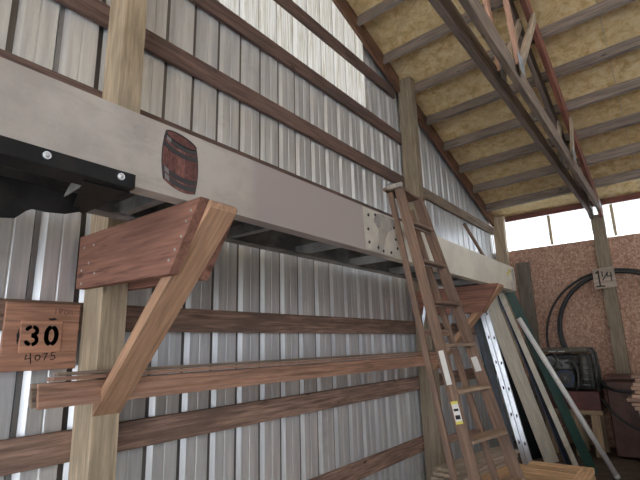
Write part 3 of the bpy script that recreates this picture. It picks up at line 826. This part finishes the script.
b.stroke(L2, .015, (sx0, sy-.001, sz0), (1, 0, 0), (0, 0, 1), (0, -1, 0), M['ink'])
b.build('painted_size', t)
b = MB(); b.cyl((1.68, 8.465, 2.58), (1.68, 8.60, 2.58), .02, M['screw'], 10); b.build('peg', t)

# ------------------------------------------------------------------ engine set on its bench
EY = 7.95
t = thing('engine_set', (1.03, EY+.22, .64), 'dirty grey engine driven machine on a dark red base in the far corner', 'machine')
x0, x1 = .66, 1.405
b = MB(); b.box(((x0+x1)/2, EY+.22, .645), (x1-x0, .46, .02), M['redbase'])
for y in (EY, EY+.44): b.box(((x0+x1)/2, y, .765), (x1-x0, .02, .26), M['redbase'], bev=.006)
for x in (x0+.01, x1-.01): b.box((x, EY+.22, .765), (.02, .44, .26), M['redbase'], bev=.006)
b.build('base_tray', t)
b = MB(); b.box(((x0+x1)/2-.03, EY+.2, 1.487), (x1-x0-.10, .40, .075), M['enginetop'], bev=.02); b.box((x0+.2, EY-.005, 1.47), (.10, .012, .012), M['alu']); b.box((x0+.33, EY-.005, 1.47), (.09, .012, .012), M['alu']); b.build('top_tank', t)
b = MB(); b.tube([(x1-.16, EY+.05, 1.50), (x1-.05, EY+.05, 1.50), (x1-.015, EY+.05, 1.44), (x1+.0, EY+.05, 1.2), (x1-.005, EY+.05, .9)], .022, M['engine'], 8)
b.tube([(x1-.16, EY+.38, 1.50), (x1-.05, EY+.38, 1.50), (x1-.015, EY+.38, 1.44), (x1+.0, EY+.38, 1.2), (x1-.005, EY+.38, .9)], .022, M['engine'], 8); b.build('frame_tube', t)
b = MB(); b.box((x1-.13, EY+.15, 1.17), (.17, .24, .52), M['engine'], bev=.03); b.cyl((x1-.14, EY+.01, .93), (x1-.14, EY+.01, 1.40), .062, M['engine'], 16)
for k in range(5): b.cyl((x1-.14, EY+.01, .98+.08*k), (x1-.14, EY+.01, 1.0+.08*k), .068, M['enginelt'], 16)
b.build('radiator', t)
b = MB(); b.box((x0+.30, EY+.22, 1.06), (.30, .30, .30), M['engine'], bev=.03); b.box((x0+.30, EY+.20, 1.28), (.22, .24, .16), M['enginelt'], bev=.02)
for k in range(5): b.box((x0+.30, EY+.20, 1.22+.03*k), (.25, .27, .008), M['enginelt'])
b.build('engine_block', t)
b = MB(); b.cyl((x0+.33, EY+.02, 1.08), (x0+.33, EY+.075, 1.08), .125, M['bluecap'], 24); b.cyl((x0+.33, EY+.0, 1.08), (x0+.33, EY+.03, 1.08), .085, M['engine'], 24); b.cyl((x0+.33, EY-.012, 1.08), (x0+.33, EY+.03, 1.08), .03, M['enginelt'], 12); b.build('flywheel_housing', t)
b = MB(); b.box(((x0+x1)/2-.04, EY+.34, 1.16), (x1-x0-.14, .14, .54), M['engine'], bev=.03); b.box((x0+.09, EY+.2, 1.05), (.12, .26, .34), M['engine'], bev=.03); b.build('dark_backing', t)  # backing block added to fill in the darkness behind the engine
b = MB(); b.cyl((x0+.14, EY+.05, 1.33), (x0+.14, EY+.25, 1.33), .075, M['enginelt'], 16); b.build('air_filter', t)
b = MB(); b.tube([(x0+.36, EY+.06, 1.30), (x0+.46, EY+.0, 1.33), (x0+.52, EY, 1.22), (x0+.50, EY+.02, 1.0), (x0+.45, EY+.04, .88)], .014, M['enginelt'], 8); b.build('fuel_pipe', t)
b = MB(); b.tube([(x0+.22, EY+.04, 1.43), (x0+.26, EY, 1.36), (x0+.3, EY+.02, 1.25)], .016, M['enginelt'], 8); b.build('exhaust_elbow', t)
t = thing('machine_bench', (1.03, EY+.22, 0), 'rough pine bench under the grey engine machine', 'bench')
board('bench_top', (.64, EY+.22, .60), (1.42, EY+.22, .60), .46, .06, (0, 1, 0), M['pine_leg'], t)
for x in (.70, 1.06, 1.31):
    for y in (EY+.02, EY+.42):
        board('leg', (x, y, 0), (x, y, .57), .12, .045, (1, 0, 0), M['pine_leg'], t)
# brown chest right of it
t = thing('steel_chest', (1.84, 8.19, 0), 'dark red brown chest standing right of the engine machine, below the post', 'chest')
b = MB(); b.box((1.84, 8.19, .54), (.68, .46, 1.02), M['chest'], bev=.02); b.build('chest_body', t)
b = MB(); b.box((1.84, 8.19, 1.09), (.72, .50, .075), M['chest'], bev=.025); b.build('lid', t)
def hose(pts, r, lab):
    P = [V(p) for p in pts]; out = []
    for k in range(len(P)-1):
        p0, p1, p2, p3 = P[max(k-1, 0)], P[k], P[k+1], P[min(k+2, len(P)-1)]
        for j in range(6):
            s = j/6; out.append(.5*((2*p1)+(p2-p0)*s+(2*p0-5*p1+4*p2-p3)*s*s+(3*p1-p0-3*p2+p3)*s**3))
    out.append(P[-1]); b = MB(); b.tube(out, r, M['pipe'], 8); tag(b.build('black_hose'), lab, 'hose', 'hoses by the chest')
hose([(1.425, 7.96, 1.10), (1.50, 7.90, .99), (1.62, 7.86, .93), (1.80, 7.86, .92), (2.1, 7.9, .98), (2.3, 7.98, 1.04)], .020, 'black hose curving from the engine past the chest, upper of two')
hose([(1.43, 7.98, .80), (1.52, 7.92, .66), (1.66, 7.88, .52), (1.85, 7.86, .42), (2.15, 7.9, .36), (2.3, 7.95, .40)], .018, 'black hose sagging across the lower front of the chest')

# ------------------------------------------------------------------ lumber stack at the right edge
random.seed(11)
z = .0
names = ['topmost', 'second', 'third', 'fourth', 'fifth', 'sixth', 'seventh', 'eighth', 'ninth', 'tenth', 'eleventh', 'twelfth', 'thirteenth', 'fourteenth']
YL = 6.0
lay = [(.865+.04*k, .036) for k in range(10)]
for k, (z0, th) in enumerate(reversed(lay)):
    dx = random.uniform(-.03, .035) + (-.05 if k in (6, 7, 8) else 0.)
    o = board('lumber_board', (1.985+dx, YL+.14+random.uniform(-.008, .008), z0+th/2), (4.3+dx, YL+.14, z0+th/2), .26, th, (0, 1, 0), M['pile'], bev=.004)
    tag(o, ('%s board from the top' % names[k] if k else 'topmost board')+' of the pinkish lumber stack at the right photo edge', 'board', 'stacked lumber at the right edge')
for k, x in enumerate((2.055, 3.9)):
    o = board('stack_bearer', (x, YL, .795), (x, YL+.30, .795), .10, .134, (1, 0, 0), M['cream'])
    tag(o, ('pale bearer block under the left end of the pinkish lumber stack', 'pale bearer block under the hidden far end of the lumber stack')[k], 'wood block')
for k in range(6):
    z0 = .0+.1208*(5-k)
    dx = random.uniform(0, .05)
    o = board('timber_beam', (1.99+dx, YL+.14, z0+.060), (4.3, YL+.14, z0+.060), .28, .118, (0, 1, 0), M['pile'], bev=.004)
    tag(o, ('topmost thick timber', 'second thick timber', 'third thick timber', 'fourth thick timber', 'fifth thick timber', 'lowest thick timber')[k]+' under the pinkish lumber stack at the right', 'timber', 'thick timbers at the right edge')

# ------------------------------------------------------------------ light
def sun(name, d, e, ang, col=(1, .99, .97)):
    L = bpy.data.lights.new(name, 'SUN'); L.energy = e; L.angle = math.radians(ang); L.color = col
    o = bpy.data.objects.new(name, L); COL.objects.link(o)
    o.rotation_euler = V(d).to_track_quat('-Z', 'Y').to_euler(); return o
sun('sun', (.62, -.42, -.66), 12, 1.0)
W = bpy.data.worlds.new('sky'); S.world = W; W.use_nodes = True
nt = W.node_tree; bg = nt.nodes['Background']
tc = nt.nodes.new('ShaderNodeTexCoord'); sp = nt.nodes.new('ShaderNodeSeparateXYZ'); nt.links.new(tc.outputs['Generated'], sp.inputs[0])
rp = nt.nodes.new('ShaderNodeValToRGB'); e = rp.color_ramp.elements
e[0].position = .0; e[0].color = (.92, .95, 1, 1); e[1].position = .7; e[1].color = (.60, .74, .95, 1)
nt.links.new(sp.outputs['Z'], rp.inputs[0]); nt.links.new(rp.outputs[0], bg.inputs['Color'])
bg.inputs['Strength'].default_value = 1.25

# ------------------------------------------------------------------ camera (level-corrected from the vanishing points)
right = V((.791, .611, -.028)); down = V((-.160, .163, -.974)); fwd = V((-.591, .774, .227))
fwd.normalize(); right = (right-fwd*right.dot(fwd)).normalized(); down = fwd.cross(right)
cam = bpy.data.cameras.new('camera'); co = bpy.data.objects.new('camera', cam); COL.objects.link(co)
m = Matrix((right, -down, -fwd)).transposed().to_4x4(); m.translation = (2.47, 0, 1.65)
co.matrix_world = m
cam.sensor_width = 36; cam.lens = 36*456/640; cam.clip_start = .05; cam.clip_end = 300
S.camera = co
vs = S.view_settings; vs.view_transform = 'Standard'; vs.look = 'None'; vs.gamma = 1; vs.use_curve_mapping = False; vs.exposure = 1.42
S.cycles.max_bounces = 10; S.cycles.diffuse_bounces = 6; S.cycles.transmission_bounces = 6
S.cycles.use_denoising = True
